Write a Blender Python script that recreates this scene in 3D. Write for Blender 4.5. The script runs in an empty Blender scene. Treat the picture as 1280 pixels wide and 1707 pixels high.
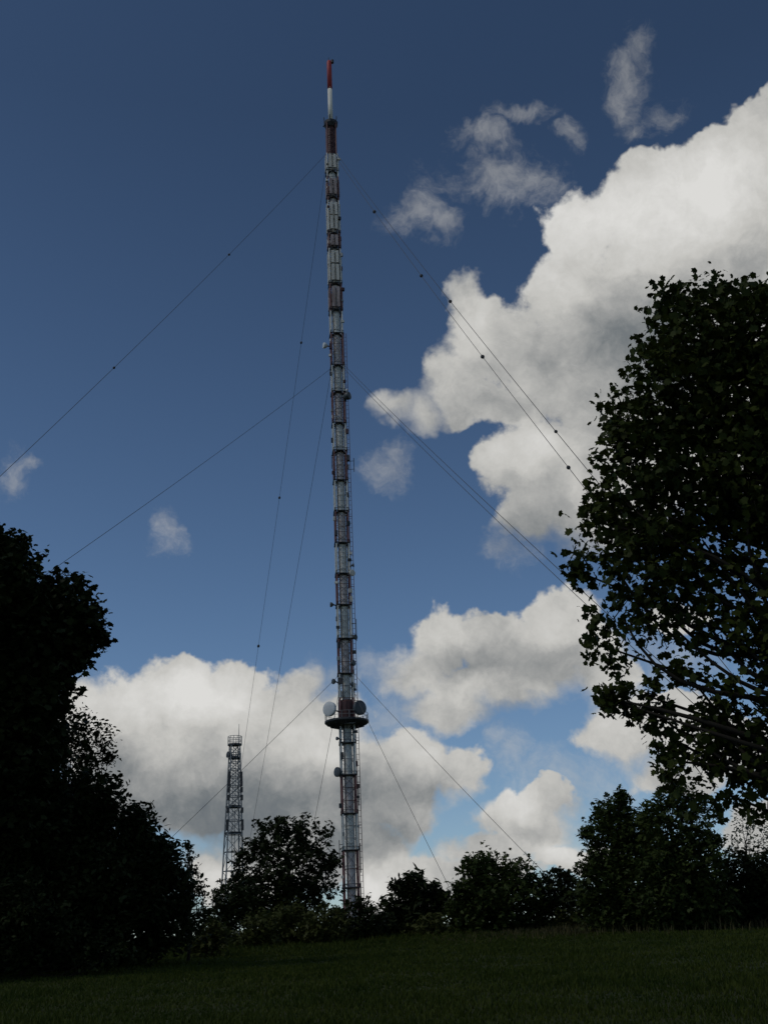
import bpy, math, random
import numpy as np
from mathutils import Vector, Matrix

scene = bpy.context.scene
COL = scene.collection
R = math.radians
rng = np.random.default_rng(7)
random.seed(7)

# ------------------------------------------------------------------ camera
EYE = Vector((0.0, 0.0, 1.6))
FPX = 1660.0                      # focal length in photo pixels (35 mm lens on a 36 mm tall frame)
PITCH, ROLL = R(22.6), 0.0446
_R0, _U0 = Vector((1, 0, 0)), Vector((0, -math.sin(PITCH), math.cos(PITCH)))
CF = Vector((0, math.cos(PITCH), math.sin(PITCH)))
CR = _R0 * math.cos(ROLL) - _U0 * math.sin(ROLL)
CU = _U0 * math.cos(ROLL) + _R0 * math.sin(ROLL)

cam_data = bpy.data.cameras.new('camera')
cam = bpy.data.objects.new('camera', cam_data)
COL.objects.link(cam)
M = Matrix((CR, CU, -CF)).transposed().to_4x4()
M.translation = EYE
cam.matrix_world = M
cam_data.sensor_fit = 'VERTICAL'
cam_data.sensor_height = 36.0
cam_data.lens = 36.0 * FPX / 1707.0
cam_data.clip_start = 0.1
cam_data.clip_end = 20000
scene.camera = cam

def ray(px, py):
    """world direction of a point of the photograph (1280 x 1707)"""
    return (CF * FPX + CR * (px - 640.0) + CU * (853.5 - py)).normalized()

def at(px, py, dist):
    """point seen at (px, py), at a horizontal distance from the camera"""
    d = ray(px, py)
    return EYE + d * (dist / math.hypot(d.x, d.y))

def px_size(n, dist_point):
    """metres that n photo pixels span at a point"""
    return n * (dist_point - EYE).dot(CF) / FPX

# ------------------------------------------------------------------ helpers
def tag(o, label=None, cat=None, group=None, kind=None):
    if label: o['label'] = label
    if cat: o['category'] = cat
    if group: o['group'] = group
    if kind: o['kind'] = kind
    return o

def empty(name, loc):
    o = bpy.data.objects.new(name, None)
    o.empty_display_size = 0.5
    COL.objects.link(o)
    o.location = loc
    return o

class MB:
    """collects shapes and links them as one mesh object"""
    def __init__(self):
        self.v, self.f, self.mi, self.n = [], [], [], 0
    def add(self, verts, faces, mi=0):
        self.v.append(np.asarray(verts, dtype=np.float64).reshape(-1, 3))
        for f in faces:
            self.f.append([i + self.n for i in f]); self.mi.append(mi)
        self.n += len(self.v[-1])
    def tube(self, pts, radii, sides=6, mi=0, caps=True):
        pts = [Vector(p) for p in pts]
        if isinstance(radii, (int, float)): radii = [radii] * len(pts)
        vs = []; n = len(pts)
        up = None
        for i, p in enumerate(pts):
            t = (pts[min(i + 1, n - 1)] - pts[max(i - 1, 0)]).normalized()
            if up is None:
                up = Vector((0, 0, 1)) if abs(t.z) < 0.9 else Vector((1, 0, 0))
            a = t.cross(up).normalized(); b = t.cross(a).normalized()
            up = b.cross(t) if False else up
            for k in range(sides):
                an = 2 * math.pi * k / sides
                vs.append(p + (a * math.cos(an) + b * math.sin(an)) * radii[i])
        fs = []
        for i in range(n - 1):
            for k in range(sides):
                k2 = (k + 1) % sides
                fs.append((i * sides + k, i * sides + k2, (i + 1) * sides + k2, (i + 1) * sides + k))
        if caps:
            fs.append(tuple(range(sides - 1, -1, -1)))
            fs.append(tuple((n - 1) * sides + k for k in range(sides)))
        self.add([tuple(v) for v in vs], fs, mi)
    def bar(self, a, b, r, sides=5, mi=0):
        self.tube([a, b], r, sides, mi)
    def lathe(self, c, prof, sides=20, mi=0, axis=None):
        """prof: list of (radius, along axis)"""
        c = Vector(c); ax = Vector(axis).normalized() if axis is not None else Vector((0, 0, 1))
        h = Vector((0, 0, 1)) if abs(ax.z) < 0.9 else Vector((1, 0, 0))
        a = ax.cross(h).normalized(); b = ax.cross(a).normalized()
        vs = []
        for r, z in prof:
            for k in range(sides):
                an = 2 * math.pi * k / sides
                vs.append(tuple(c + ax * z + (a * math.cos(an) + b * math.sin(an)) * max(r, 1e-4)))
        fs = []
        for i in range(len(prof) - 1):
            for k in range(sides):
                k2 = (k + 1) % sides
                fs.append((i * sides + k, i * sides + k2, (i + 1) * sides + k2, (i + 1) * sides + k))
        fs.append(tuple(range(sides - 1, -1, -1)))
        fs.append(tuple((len(prof) - 1) * sides + k for k in range(sides)))
        self.add(vs, fs, mi)
    def box(self, c, size, rz=0.0, mi=0):
        x, y, z = size[0] / 2, size[1] / 2, size[2] / 2
        cs, sn = math.cos(rz), math.sin(rz)
        vs = []
        for dz in (-z, z):
            for dx, dy in ((-x, -y), (x, -y), (x, y), (-x, y)):
                vs.append((c[0] + dx * cs - dy * sn, c[1] + dx * sn + dy * cs, c[2] + dz))
        self.add(vs, [(3, 2, 1, 0), (4, 5, 6, 7), (0, 1, 5, 4), (1, 2, 6, 5), (2, 3, 7, 6), (3, 0, 4, 7)], mi)
    def build(self, name, mats, parent=None, smooth=False):
        me = bpy.data.meshes.new(name)
        me.from_pydata(np.concatenate(self.v).tolist(), [], self.f)
        for m in (mats if isinstance(mats, (list, tuple)) else [mats]): me.materials.append(m)
        me.polygons.foreach_set('material_index', self.mi)
        if smooth: me.polygons.foreach_set('use_smooth', [True] * len(self.f))
        me.update()
        o = bpy.data.objects.new(name, me)
        COL.objects.link(o)
        if parent is not None:
            o.parent = parent
            o.matrix_parent_inverse = Matrix.Translation(-parent.location)
        return o

def poly_mesh(name, verts, loop_idx, sizes, mat, parent=None, smooth=False):
    """fast mesh from numpy arrays: verts (n,3), flat loop indices, polygon sizes"""
    me = bpy.data.meshes.new(name)
    me.vertices.add(len(verts)); me.vertices.foreach_set('co', verts.astype(np.float32).ravel())
    me.loops.add(len(loop_idx)); me.loops.foreach_set('vertex_index', loop_idx.astype(np.int32))
    starts = np.concatenate(([0], np.cumsum(sizes)[:-1]))
    me.polygons.add(len(sizes)); me.polygons.foreach_set('loop_start', starts.astype(np.int32))
    me.polygons.foreach_set('loop_total', sizes.astype(np.int32))
    if smooth: me.polygons.foreach_set('use_smooth', np.ones(len(sizes), bool))
    me.materials.append(mat)
    me.update(calc_edges=True); me.validate()
    o = bpy.data.objects.new(name, me)
    COL.objects.link(o)
    if parent is not None:
        o.parent = parent
        o.matrix_parent_inverse = Matrix.Translation(-parent.location)
    return o

class NT:
    """small node-tree helper"""
    def __init__(self, tree): self.t = tree; self.t.nodes.clear()
    def n(self, kind, **kw):
        nd = self.t.nodes.new(kind)
        for k, v in kw.items(): setattr(nd, k, v)
        return nd
    def put(self, sock, v):
        if isinstance(v, bpy.types.NodeSocket): self.t.links.new(v, sock)
        elif v is not None: sock.default_value = v
    def math(self, op, a, b=None, c=None, clamp=False):
        nd = self.n('ShaderNodeMath', operation=op, use_clamp=clamp)
        self.put(nd.inputs[0], a)
        if b is not None: self.put(nd.inputs[1], b)
        if c is not None: self.put(nd.inputs[2], c)
        return nd.outputs[0]
    def vmath(self, op, a, b=None, scale=None):
        nd = self.n('ShaderNodeVectorMath', operation=op)
        self.put(nd.inputs[0], a)
        if b is not None: self.put(nd.inputs[1], b)
        if scale is not None: self.put(nd.inputs['Scale'], scale)
        return nd.outputs['Value'] if op in ('LENGTH', 'DOT_PRODUCT', 'DISTANCE') else nd.outputs['Vector']
    def smooth(self, v, lo, hi, a=0.0, b=1.0):
        nd = self.n('ShaderNodeMapRange', interpolation_type='SMOOTHSTEP')
        self.put(nd.inputs['Value'], v)
        for k, x in zip(('From Min', 'From Max', 'To Min', 'To Max'), (lo, hi, a, b)): self.put(nd.inputs[k], x)
        return nd.outputs['Result']
    def noise(self, vec, scale, detail=4.0, rough=0.5, kind='FBM', dist=0.0, color=False, norm=True):
        nd = self.n('ShaderNodeTexNoise', noise_type=kind, noise_dimensions='3D')
        if hasattr(nd, 'normalize'): nd.normalize = norm
        self.put(nd.inputs['Vector'], vec)
        nd.inputs['Scale'].default_value = scale
        nd.inputs['Detail'].default_value = detail
        nd.inputs['Roughness'].default_value = rough
        nd.inputs['Distortion'].default_value = dist
        return nd.outputs['Color'] if color else nd.outputs[0]
    def mix(self, fac, a, b, blend='MIX'):
        nd = self.n('ShaderNodeMix', data_type='RGBA', blend_type=blend)
        self.put(nd.inputs[0], fac); self.put(nd.inputs[6], a); self.put(nd.inputs[7], b)
        return nd.outputs[2]

def rgb(*c): return (c[0], c[1], c[2], 1.0)
# ------------------------------------------------------------------ sky and sun
SUN_EL, SUN_AZ = R(52), R(-112)         # sun high at the left, behind thin cloud (azimuth from +Y, clockwise)
EXPO = -1.0
world = bpy.data.worlds.new('World'); scene.world = world
world.use_nodes = True
world.cycles.sampling_method = 'MANUAL'; world.cycles.sample_map_resolution = 256
W = NT(world.node_tree)
sky = W.n('ShaderNodeTexSky', sky_type='NISHITA')
sky.sun_disc = False
sky.sun_elevation = SUN_EL
sky.sun_rotation = SUN_AZ
sky.altitude = 600; sky.air_density = 1.0; sky.dust_density = 0.2; sky.ozone_density = 3.0

tc = W.n('ShaderNodeTexCoord')
D = tc.outputs['Generated']             # direction on the celestial sphere
up_ = W.vmath('MULTIPLY_ADD', D, (1, 1, 0.92)); up_.node.inputs[2].default_value = (0, 0, 0.035)
W.put(sky.inputs['Vector'], up_)        # clear air: no dusty band at the horizon
dF = W.vmath('DOT_PRODUCT', D, tuple(CF))

# cloud outlines: the direction is shaken by noise, then looked up among soft ellipses on a
# tangent plane of the sky in front (axes level and upright in the world, not in the picture)
nb = W.noise(D, 6.0, 1.0, 0.5, color=True)
n1 = W.noise(D, 17.0, 4.0, 0.6, color=True)
o1 = W.vmath('SCALE', W.vmath('SUBTRACT', nb, (0.5, 0.5, 0.5)), scale=0.045)
o2 = W.vmath('SCALE', W.vmath('SUBTRACT', n1, (0.5, 0.5, 0.5)), scale=0.06)
DW = W.vmath('ADD', D, W.vmath('ADD', o1, o2))
def tangent(vec):
    k = W.math('MAXIMUM', W.vmath('DOT_PRODUCT', vec, tuple(CF)), 0.05)
    cx = W.n('ShaderNodeCombineXYZ')
    W.put(cx.inputs[0], W.math('DIVIDE', W.vmath('DOT_PRODUCT', vec, tuple(_R0)), k))
    W.put(cx.inputs[1], W.math('DIVIDE', W.vmath('DOT_PRODUCT', vec, tuple(_U0)), k))
    return cx.outputs[0]
TP = tangent(DW)
LAST = [None]

def ellipse(px, py, rx, ry):
    """fall-off 1 at the centre to 0 at the rim of a patch of sky"""
    d = ray(px, py); k = d.dot(CF)
    u, v = d.dot(_R0) / k, d.dot(_U0) / k
    base = TP
    sx, sy = FPX / rx, FPX / ry
    m = W.n('ShaderNodeVectorMath', operation='MULTIPLY_ADD')
    if LAST[0] is not None:             # keeps the patches in sequence (the shader compiler has little stack)
        seq = W.n('ShaderNodeVectorMath', operation='MULTIPLY_ADD')
        W.put(seq.inputs[0], LAST[0]); seq.inputs[1].default_value = (1e-9,) * 3; W.put(seq.inputs[2], base)
        base = seq.outputs[0]
    W.put(m.inputs[0], base); m.inputs[1].default_value = (sx, sy, 0); m.inputs[2].default_value = (-u * sx, -v * sy, 0)
    return W.vmath('LENGTH', m.outputs[0])

def union(items, k=0.25):
    acc = None
    for it in items:
        f = ellipse(*it)
        acc = f if acc is None else W.math('SMOOTH_MIN', acc, f, k)
        LAST[0] = acc
    return W.math('SUBTRACT', 1.0, acc)

def shade(items):
    """sum of soft patches, each (px, py, rx, ry, weight)"""
    acc = None
    for it in items:
        f = W.smooth(ellipse(*it[:4]), 1.0, 0.0, 0.0, it[4])
        acc = f if acc is None else W.math('ADD', acc, f)
        LAST[0] = acc
    return acc

CRISP = [  # big cumulus at the right
    (1190, 430, 150, 180), (1060, 330, 85, 85), (985, 365, 72, 72), (1165, 300, 85, 78), (1262, 240, 75, 70),
    (1280, 480, 160, 300), (960, 480, 90, 100), (1000, 600, 210, 150), (840, 570, 95, 75), (790, 500, 46, 62), (830, 530, 60, 50),
    (760, 640, 70, 75), (770, 690, 55, 40), (650, 685, 56, 28), (700, 690, 46, 42),
    (900, 790, 105, 100), (870, 870, 60, 45), (960, 860, 110, 62), (840, 770, 50, 42), (1060, 760, 160, 130), (1110, 430, 130, 120), (1255, 205, 50, 42), (1278, 175, 30, 30), (1180, 245, 45, 40), (1075, 268, 42, 36), (860, 680, 60, 50), (800, 660, 60, 56), (1160, 640, 150, 160), (1230, 720, 120, 110),
    # cumulus behind the lattice tower
    (250, 1200, 130, 105), (330, 1160, 85, 68), (400, 1155, 68, 66), (405, 1125, 50, 42), (300, 1120, 60, 40), (470, 1185, 75, 75), (390, 1240, 240, 130),
    (180, 1230, 85, 100), (530, 1230, 80, 95), (300, 1310, 180, 75), (500, 1330, 170, 70), (420, 1390, 90, 90), (350, 1440, 50, 70), (560, 1200, 70, 70), (590, 1300, 110, 110), (500, 1140, 60, 40), (150, 1180, 60, 60), (450, 1450, 90, 60),
    # below the platform, right of the mast
    (680, 1270, 75, 65), (750, 1290, 58, 52), (650, 1330, 95, 80), (690, 1390, 50, 42), (620, 1430, 80, 70), (560, 1420, 90, 80),
    (850, 1375, 66, 48), (910, 1345, 66, 38), (840, 1425, 110, 32), (940, 1440, 60, 26), (740, 1480, 100, 48), (650, 1490, 80, 60), (820, 1470, 110, 45), (900, 1390, 70, 40), (980, 1440, 60, 40),
    # middle right
    (720, 1070, 58, 58), (800, 1055, 100, 42), (860, 1090, 120, 66), (940, 1025, 62, 46), (770, 1130, 120, 40),
    (960, 1090, 90, 80), (740, 1165, 95, 52), (680, 1110, 70, 50), (1000, 1140, 70, 50), (860, 1150, 100, 40),
    # behind the maple
    (1040, 1222, 82, 66), (1120, 1190, 80, 42), (1200, 1250, 120, 55), (1120, 1290, 90, 36), (1250, 1380, 80, 50),
    (1120, 1030, 60, 36),
]
WISPS = [
    (820, 290, 90, 46), (800, 230, 58, 24), (880, 300, 60, 40), (690, 350, 50, 32), (730, 370, 40, 24), (950, 215, 22, 26), (865, 190, 64, 16),
    (1085, 50, 34, 52), (1065, 100, 36, 50), (1055, 160, 36, 60), (1110, 175, 46, 26), (1060, 200, 34, 22),
    (16, 795, 30, 48), (45, 765, 30, 18), (288, 880, 32, 40),
    (640, 790, 46, 40), (655, 765, 24, 30), (845, 1255, 44, 48), (820, 1230, 28, 28), (650, 1110, 70, 46), (610, 1090, 34, 28),
    (830, 920, 46, 32), (640, 1190, 70, 50), (940, 1300, 100, 60), (560, 1120, 66, 44),
    (150, 1140, 56, 28), (1120, 1120, 110, 50),
]
SOFT = [  # where a cloud frays out instead of ending in a clean edge
    (900, 900, 220, 60, 0.9), (660, 690, 110, 70, 0.9), (785, 480, 60, 70, 0.5), (760, 600, 70, 110, 0.4), (700, 680, 130, 80, 0.7), (650, 1110, 110, 90, 0.9), (820, 1180, 260, 60, 0.9), (980, 1140, 90, 100, 0.7), (530, 1130, 90, 60, 0.8),
    (590, 1210, 70, 60, 0.6), (350, 1390, 200, 70, 0.7), (760, 1340, 80, 70, 0.7), (700, 1400, 120, 60, 0.5), (960, 1380, 80, 70, 0.9), (820, 1440, 140, 50, 0.5), (1040, 1270, 140, 50, 0.7), (150, 1180, 70, 90, 0.6),
]
# cloud cover in the rest of the sky, out of the frame: plain fractal cumulus
far_n = W.noise(D, 2.6, 5.0, 0.55)
outside = W.smooth(dF, 0.80, 0.66)
rest = W.math('MULTIPLY', outside, W.smooth(far_n, 0.54, 0.66))

n2 = W.noise(D, 30.0, 5.0, 0.62)
n3 = W.noise(D, 11.0, 2.0, 0.5)
n4 = W.noise(DW, 20.0, 6.0, 0.68)
fld = union(CRISP, 0.22)
grain = W.math('MULTIPLY_ADD', n2, 0.75, -0.375)
fld_n = W.math('ADD', fld, W.math('ADD', grain, W.math('MULTIPLY_ADD', n3, 0.40, -0.20)))
soft = shade(SOFT)
crisp_a = W.smooth(fld_n, W.math('MULTIPLY', soft, -0.22), W.math('MULTIPLY_ADD', soft, 0.55, 0.24))
wf = union(WISPS, 0.2)
wf_n = W.math('ADD', wf, W.math('MULTIPLY_ADD', n4, 3.4, -1.62))
wisp_a = W.smooth(wf_n, -0.15, 1.4, 0.0, 0.38)
inside = W.smooth(dF, 0.5, 0.6)
alpha = W.math('MAXIMUM', W.math('MULTIPLY', W.math('MAXIMUM', crisp_a, wisp_a), inside), rest)

# light and shade painted into the clouds: sunlit tops brighter, bases and interiors greyer
BRIGHT = [
    (1080, 340, 280, 140, 0.34), (1230, 290, 170, 150, 0.22), (900, 450, 110, 170, 0.25), (880, 760, 110, 80, 0.32), (800, 520, 80, 80, 0.12),
    (330, 1150, 260, 90, 0.34), (220, 1180, 150, 100, 0.16), (560, 1240, 130, 70, 0.14), (690, 1245, 120, 60, 0.22), (850, 1345, 90, 60, 0.22),
    (960, 1000, 90, 50, 0.14), (740, 1050, 120, 50, 0.10), (640, 1490, 90, 60, 0.30), (360, 1450, 80, 70, 0.34), (940, 1430, 90, 40, 0.28),
    (760, 1140, 120, 36, 0.10), (1040, 1210, 80, 50, 0.12), (480, 1210, 120, 70, 0.16), (1080, 460, 200, 120, 0.10),
]
DARK = [
    (1080, 575, 230, 150, -0.44), (1230, 430, 120, 110, -0.14), (960, 720, 120, 60, -0.10), (900, 890, 170, 70, -0.25), (790, 690, 130, 50, -0.12),
    (300, 1340, 260, 100, -0.36), (500, 1345, 260, 90, -0.34), (410, 1300, 260, 70, -0.12), (200, 1280, 90, 70, -0.14), (640, 1400, 130, 60, -0.36), (680, 1325, 120, 40, -0.16),
    (820, 1095, 200, 46, -0.22), (960, 1120, 120, 70, -0.2), (840, 1190, 150, 36, -0.2), (900, 1400, 80, 40, -0.12), (560, 1440, 90, 70, -0.3), (1080, 680, 160, 90, -0.12),
]
lit = W.math('ADD', shade(BRIGHT), shade(DARK))
lit = W.math('ADD', W.math('MULTIPLY_ADD', n4, 0.56, 0.60 - 0.28), lit)
lit = W.math('ADD', W.math('MULTIPLY_ADD', grain, 0.45, lit), W.math('MULTIPLY_ADD', n3, 0.45, -0.225), clamp=True)

ramp = W.n('ShaderNodeValToRGB')
W.put(ramp.inputs['Fac'], lit)
el = ramp.color_ramp.elements
CL = 10.0 * 2 ** -EXPO                  # cloud radiance on the scale of the sky texture
def cc(r, g, b): return (((r / 255) ** 2.2), ((g / 255) ** 2.2), ((b / 255) ** 2.2), 1)
el[0].position = 0.0; el[0].color = cc(92, 100, 108)
el[1].position = 1.0; el[1].color = cc(218, 217, 214)
for p, c in ((0.2, (116, 121, 124)), (0.45, (156, 157, 156)), (0.7, (192, 191, 187))):
    e = el.new(p); e.color = cc(*c)
ccol = W.vmath('SCALE', ramp.outputs['Color'], scale=CL)

skyc = W.n('ShaderNodeHueSaturation')
skyc.inputs['Saturation'].default_value = 1.07
W.put(skyc.inputs['Color'], sky.outputs[0])
sep = W.n('ShaderNodeSeparateXYZ'); W.put(sep.inputs[0], D)
mr = W.n('ShaderNodeMapRange'); W.put(mr.inputs['Value'], sep.outputs[2])   # deeper overhead, paler low down
for k_, v_ in zip(('From Min', 'From Max', 'To Min', 'To Max'), (0.2, 0.7, 1.55, 0.88)): mr.inputs[k_].default_value = v_
W.put(skyc.inputs['Value'], mr.outputs[0])
full = W.mix(alpha, skyc.outputs[0], ccol)
bg = W.n('ShaderNodeBackground'); W.put(bg.inputs['Color'], full); bg.inputs['Strength'].default_value = 0.1
wo = W.n('ShaderNodeOutputWorld'); W.t.links.new(bg.outputs[0], wo.inputs['Surface'])

sun_d = bpy.data.lights.new('sun', 'SUN'); sun_d.energy = 1.4; sun_d.angle = R(10); sun_d.color = (1.0, 0.95, 0.87)
sun = bpy.data.objects.new('sun', sun_d); COL.objects.link(sun)
sdir = Vector((math.sin(SUN_AZ) * math.cos(SUN_EL), math.cos(SUN_AZ) * math.cos(SUN_EL), math.sin(SUN_EL)))
sun.rotation_euler = (-sdir).to_track_quat('-Z', 'Y').to_euler()
sun.location = (0, 0, 60)

vs = scene.view_settings
vs.view_transform = 'Standard'; vs.look = 'None'; vs.gamma = 1.0; vs.exposure = EXPO; vs.use_curve_mapping = False
scene.cycles.max_bounces = 4
scene.cycles.diffuse_bounces = 2
scene.cycles.use_denoising = True
# ------------------------------------------------------------------ materials
def mat(name):
    m = bpy.data.materials.new(name); m.use_nodes = True
    return m, NT(m.node_tree)

def paint(name, c1, c2, scale=3.0, rough=0.6, metal=0.0, streak=True):
    """weathered painted or galvanised metal: two tones in vertical streaks"""
    m, t = mat(name)
    co = t.n('ShaderNodeTexCoord').outputs['Object']
    mp = t.n('ShaderNodeMapping'); t.put(mp.inputs['Vector'], co)
    mp.inputs['Scale'].default_value = (1, 1, 0.25 if streak else 1)
    f = t.noise(mp.outputs[0], scale, 5.0, 0.6)
    b = t.n('ShaderNodeBsdfPrincipled')
    t.put(b.inputs['Base Color'], t.mix(t.smooth(f, 0.38, 0.62), rgb(*c1), rgb(*c2)))
    b.inputs['Roughness'].default_value = rough; b.inputs['Metallic'].default_value = metal
    o = t.n('ShaderNodeOutputMaterial'); t.t.links.new(b.outputs[0], o.inputs['Surface'])
    return m

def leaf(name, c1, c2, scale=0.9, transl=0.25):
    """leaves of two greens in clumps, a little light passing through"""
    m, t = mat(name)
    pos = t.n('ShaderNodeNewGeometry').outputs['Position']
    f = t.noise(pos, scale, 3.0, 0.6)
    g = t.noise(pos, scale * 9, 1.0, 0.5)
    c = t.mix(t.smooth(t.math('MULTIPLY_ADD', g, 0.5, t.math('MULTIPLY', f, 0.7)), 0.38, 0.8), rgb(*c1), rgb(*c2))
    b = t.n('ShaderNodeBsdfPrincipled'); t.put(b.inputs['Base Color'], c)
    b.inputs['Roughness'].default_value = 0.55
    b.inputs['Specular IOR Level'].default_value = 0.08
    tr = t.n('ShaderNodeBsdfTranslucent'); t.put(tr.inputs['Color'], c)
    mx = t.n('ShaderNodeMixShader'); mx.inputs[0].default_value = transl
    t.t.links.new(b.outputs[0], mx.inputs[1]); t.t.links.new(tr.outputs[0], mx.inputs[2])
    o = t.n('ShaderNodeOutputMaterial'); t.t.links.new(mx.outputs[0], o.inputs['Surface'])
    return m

def bark(name, c1, c2):
    m, t = mat(name)
    co = t.n('ShaderNodeTexCoord').outputs['Object']
    mp = t.n('ShaderNodeMapping'); t.put(mp.inputs['Vector'], co); mp.inputs['Scale'].default_value = (1, 1, 0.2)
    f = t.noise(mp.outputs[0], 14.0, 6.0, 0.65)
    b = t.n('ShaderNodeBsdfPrincipled'); t.put(b.inputs['Base Color'], t.mix(f, rgb(*c1), rgb(*c2)))
    b.inputs['Roughness'].default_value = 0.9; b.inputs['Specular IOR Level'].default_value = 0.1
    bp = t.n('ShaderNodeBump'); bp.inputs['Strength'].default_value = 0.5; t.put(bp.inputs['Height'], f)
    t.t.links.new(bp.outputs[0], b.inputs['Normal'])
    o = t.n('ShaderNodeOutputMaterial'); t.t.links.new(b.outputs[0], o.inputs['Surface'])
    return m

M_RED = paint('faded_red_paint', (0.14, 0.052, 0.05), (0.23, 0.10, 0.09))
M_DARKRED = paint('dark_red_paint', (0.05, 0.018, 0.017), (0.09, 0.030, 0.026))
M_WHITE = paint('grey_white_paint', (0.58, 0.58, 0.54), (0.74, 0.73, 0.68))
M_TUBE = paint('white_tube_paint', (0.62, 0.63, 0.58), (0.78, 0.77, 0.71), 1.2)
M_TUBER = paint('pinkish_tube_paint', (0.54, 0.48, 0.46), (0.68, 0.63, 0.60), 1.6)
M_DARK = paint('dark_steel', (0.018, 0.020, 0.022), (0.04, 0.04, 0.042), 2.0, 0.6, 0.0, False)
M_STEEL = paint('galvanised_steel', (0.19, 0.20, 0.20), (0.32, 0.33, 0.33), 2.0, 0.6, 0.0)
M_POLER = paint('signal_red_pole', (0.40, 0.035, 0.035), (0.48, 0.05, 0.045), 1.0)
M_POLEW = paint('cream_pole', (0.70, 0.67, 0.56), (0.78, 0.75, 0.65), 1.0)
M_DISH = paint('pale_dish_cover', (0.62, 0.63, 0.62), (0.72, 0.73, 0.71), 1.0, 0.5, 0.0, False)
M_DISHD = paint('dark_dish_cover', (0.045, 0.055, 0.06), (0.075, 0.085, 0.09), 1.0, 0.5, 0.0, False)
M_PANEL = paint('beige_panel_cover', (0.54, 0.51, 0.44), (0.68, 0.65, 0.57), 1.5)
M_PANELR = paint('brown_panel_cover', (0.28, 0.21, 0.19), (0.46, 0.38, 0.36), 1.5)
M_CABLE = paint('dark_wire_rope', (0.018, 0.018, 0.02), (0.03, 0.03, 0.033), 8.0, 0.5)
M_BARK = bark('grey_bark', (0.014, 0.012, 0.009), (0.032, 0.027, 0.02))
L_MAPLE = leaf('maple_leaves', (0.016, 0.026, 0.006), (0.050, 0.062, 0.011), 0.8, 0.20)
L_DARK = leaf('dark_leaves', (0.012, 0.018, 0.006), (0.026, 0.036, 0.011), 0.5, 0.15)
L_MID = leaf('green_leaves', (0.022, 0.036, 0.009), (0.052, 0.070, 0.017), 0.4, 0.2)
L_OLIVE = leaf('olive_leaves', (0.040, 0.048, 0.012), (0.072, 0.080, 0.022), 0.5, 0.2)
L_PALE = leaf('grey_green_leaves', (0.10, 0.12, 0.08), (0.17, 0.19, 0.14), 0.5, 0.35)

# ------------------------------------------------------------------ ground
def hz(x, y):
    """height of the meadow: it climbs gently towards the trees"""
    yy = np.clip(np.asarray(y, float), 0, 78)
    s = 0.0145 * yy - 0.000025 * yy * yy
    far = np.clip((np.asarray(y, float) - 5) / 30, 0, 1)
    return s + far * (0.004 * np.clip(x, -60, 60) + 0.06 * np.sin(np.asarray(x) * 0.17 + 1.0) * np.sin(np.asarray(y) * 0.13) + 0.04 * np.sin(np.asarray(x) * 0.41) * np.cos(np.asarray(y) * 0.31))

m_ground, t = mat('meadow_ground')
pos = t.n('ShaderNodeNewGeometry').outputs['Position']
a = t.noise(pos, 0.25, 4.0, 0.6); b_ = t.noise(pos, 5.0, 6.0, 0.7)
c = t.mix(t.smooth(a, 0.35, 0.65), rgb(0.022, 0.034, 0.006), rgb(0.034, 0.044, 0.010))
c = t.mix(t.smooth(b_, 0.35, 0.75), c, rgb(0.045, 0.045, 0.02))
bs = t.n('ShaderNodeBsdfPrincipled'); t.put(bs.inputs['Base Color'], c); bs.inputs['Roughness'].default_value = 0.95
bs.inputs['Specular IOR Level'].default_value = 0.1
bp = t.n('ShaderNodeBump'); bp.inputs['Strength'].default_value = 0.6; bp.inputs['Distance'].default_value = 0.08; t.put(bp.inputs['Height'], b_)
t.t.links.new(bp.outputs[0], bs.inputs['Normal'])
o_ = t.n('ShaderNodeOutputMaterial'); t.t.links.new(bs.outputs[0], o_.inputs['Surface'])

def axis(lo, hi, fine_lo, fine_hi, step):
    a = [lo, lo * 0.5 + fine_lo * 0.5, fine_lo - 60]
    b = list(np.arange(fine_lo, fine_hi + 0.1, step))
    return np.array(a + b + [fine_hi + 60, hi * 0.5 + fine_hi * 0.5, hi])
gx = axis(-6000, 6000, -80, 80, 2.0); gy = axis(-3000, 9000, -20, 120, 2.0)
X, Y = np.meshgrid(gx, gy)
gv = np.stack([X.ravel(), Y.ravel(), hz(X, Y).ravel()], 1)
nx, ny = len(gx), len(gy)
ii = (np.arange(ny - 1)[:, None] * nx + np.arange(nx - 1)[None, :]).ravel()
gl = np.stack([ii, ii + 1, ii + nx + 1, ii + nx], 1).ravel()
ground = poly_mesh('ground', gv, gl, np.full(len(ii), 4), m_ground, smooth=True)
tag(ground, kind='structure')

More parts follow.
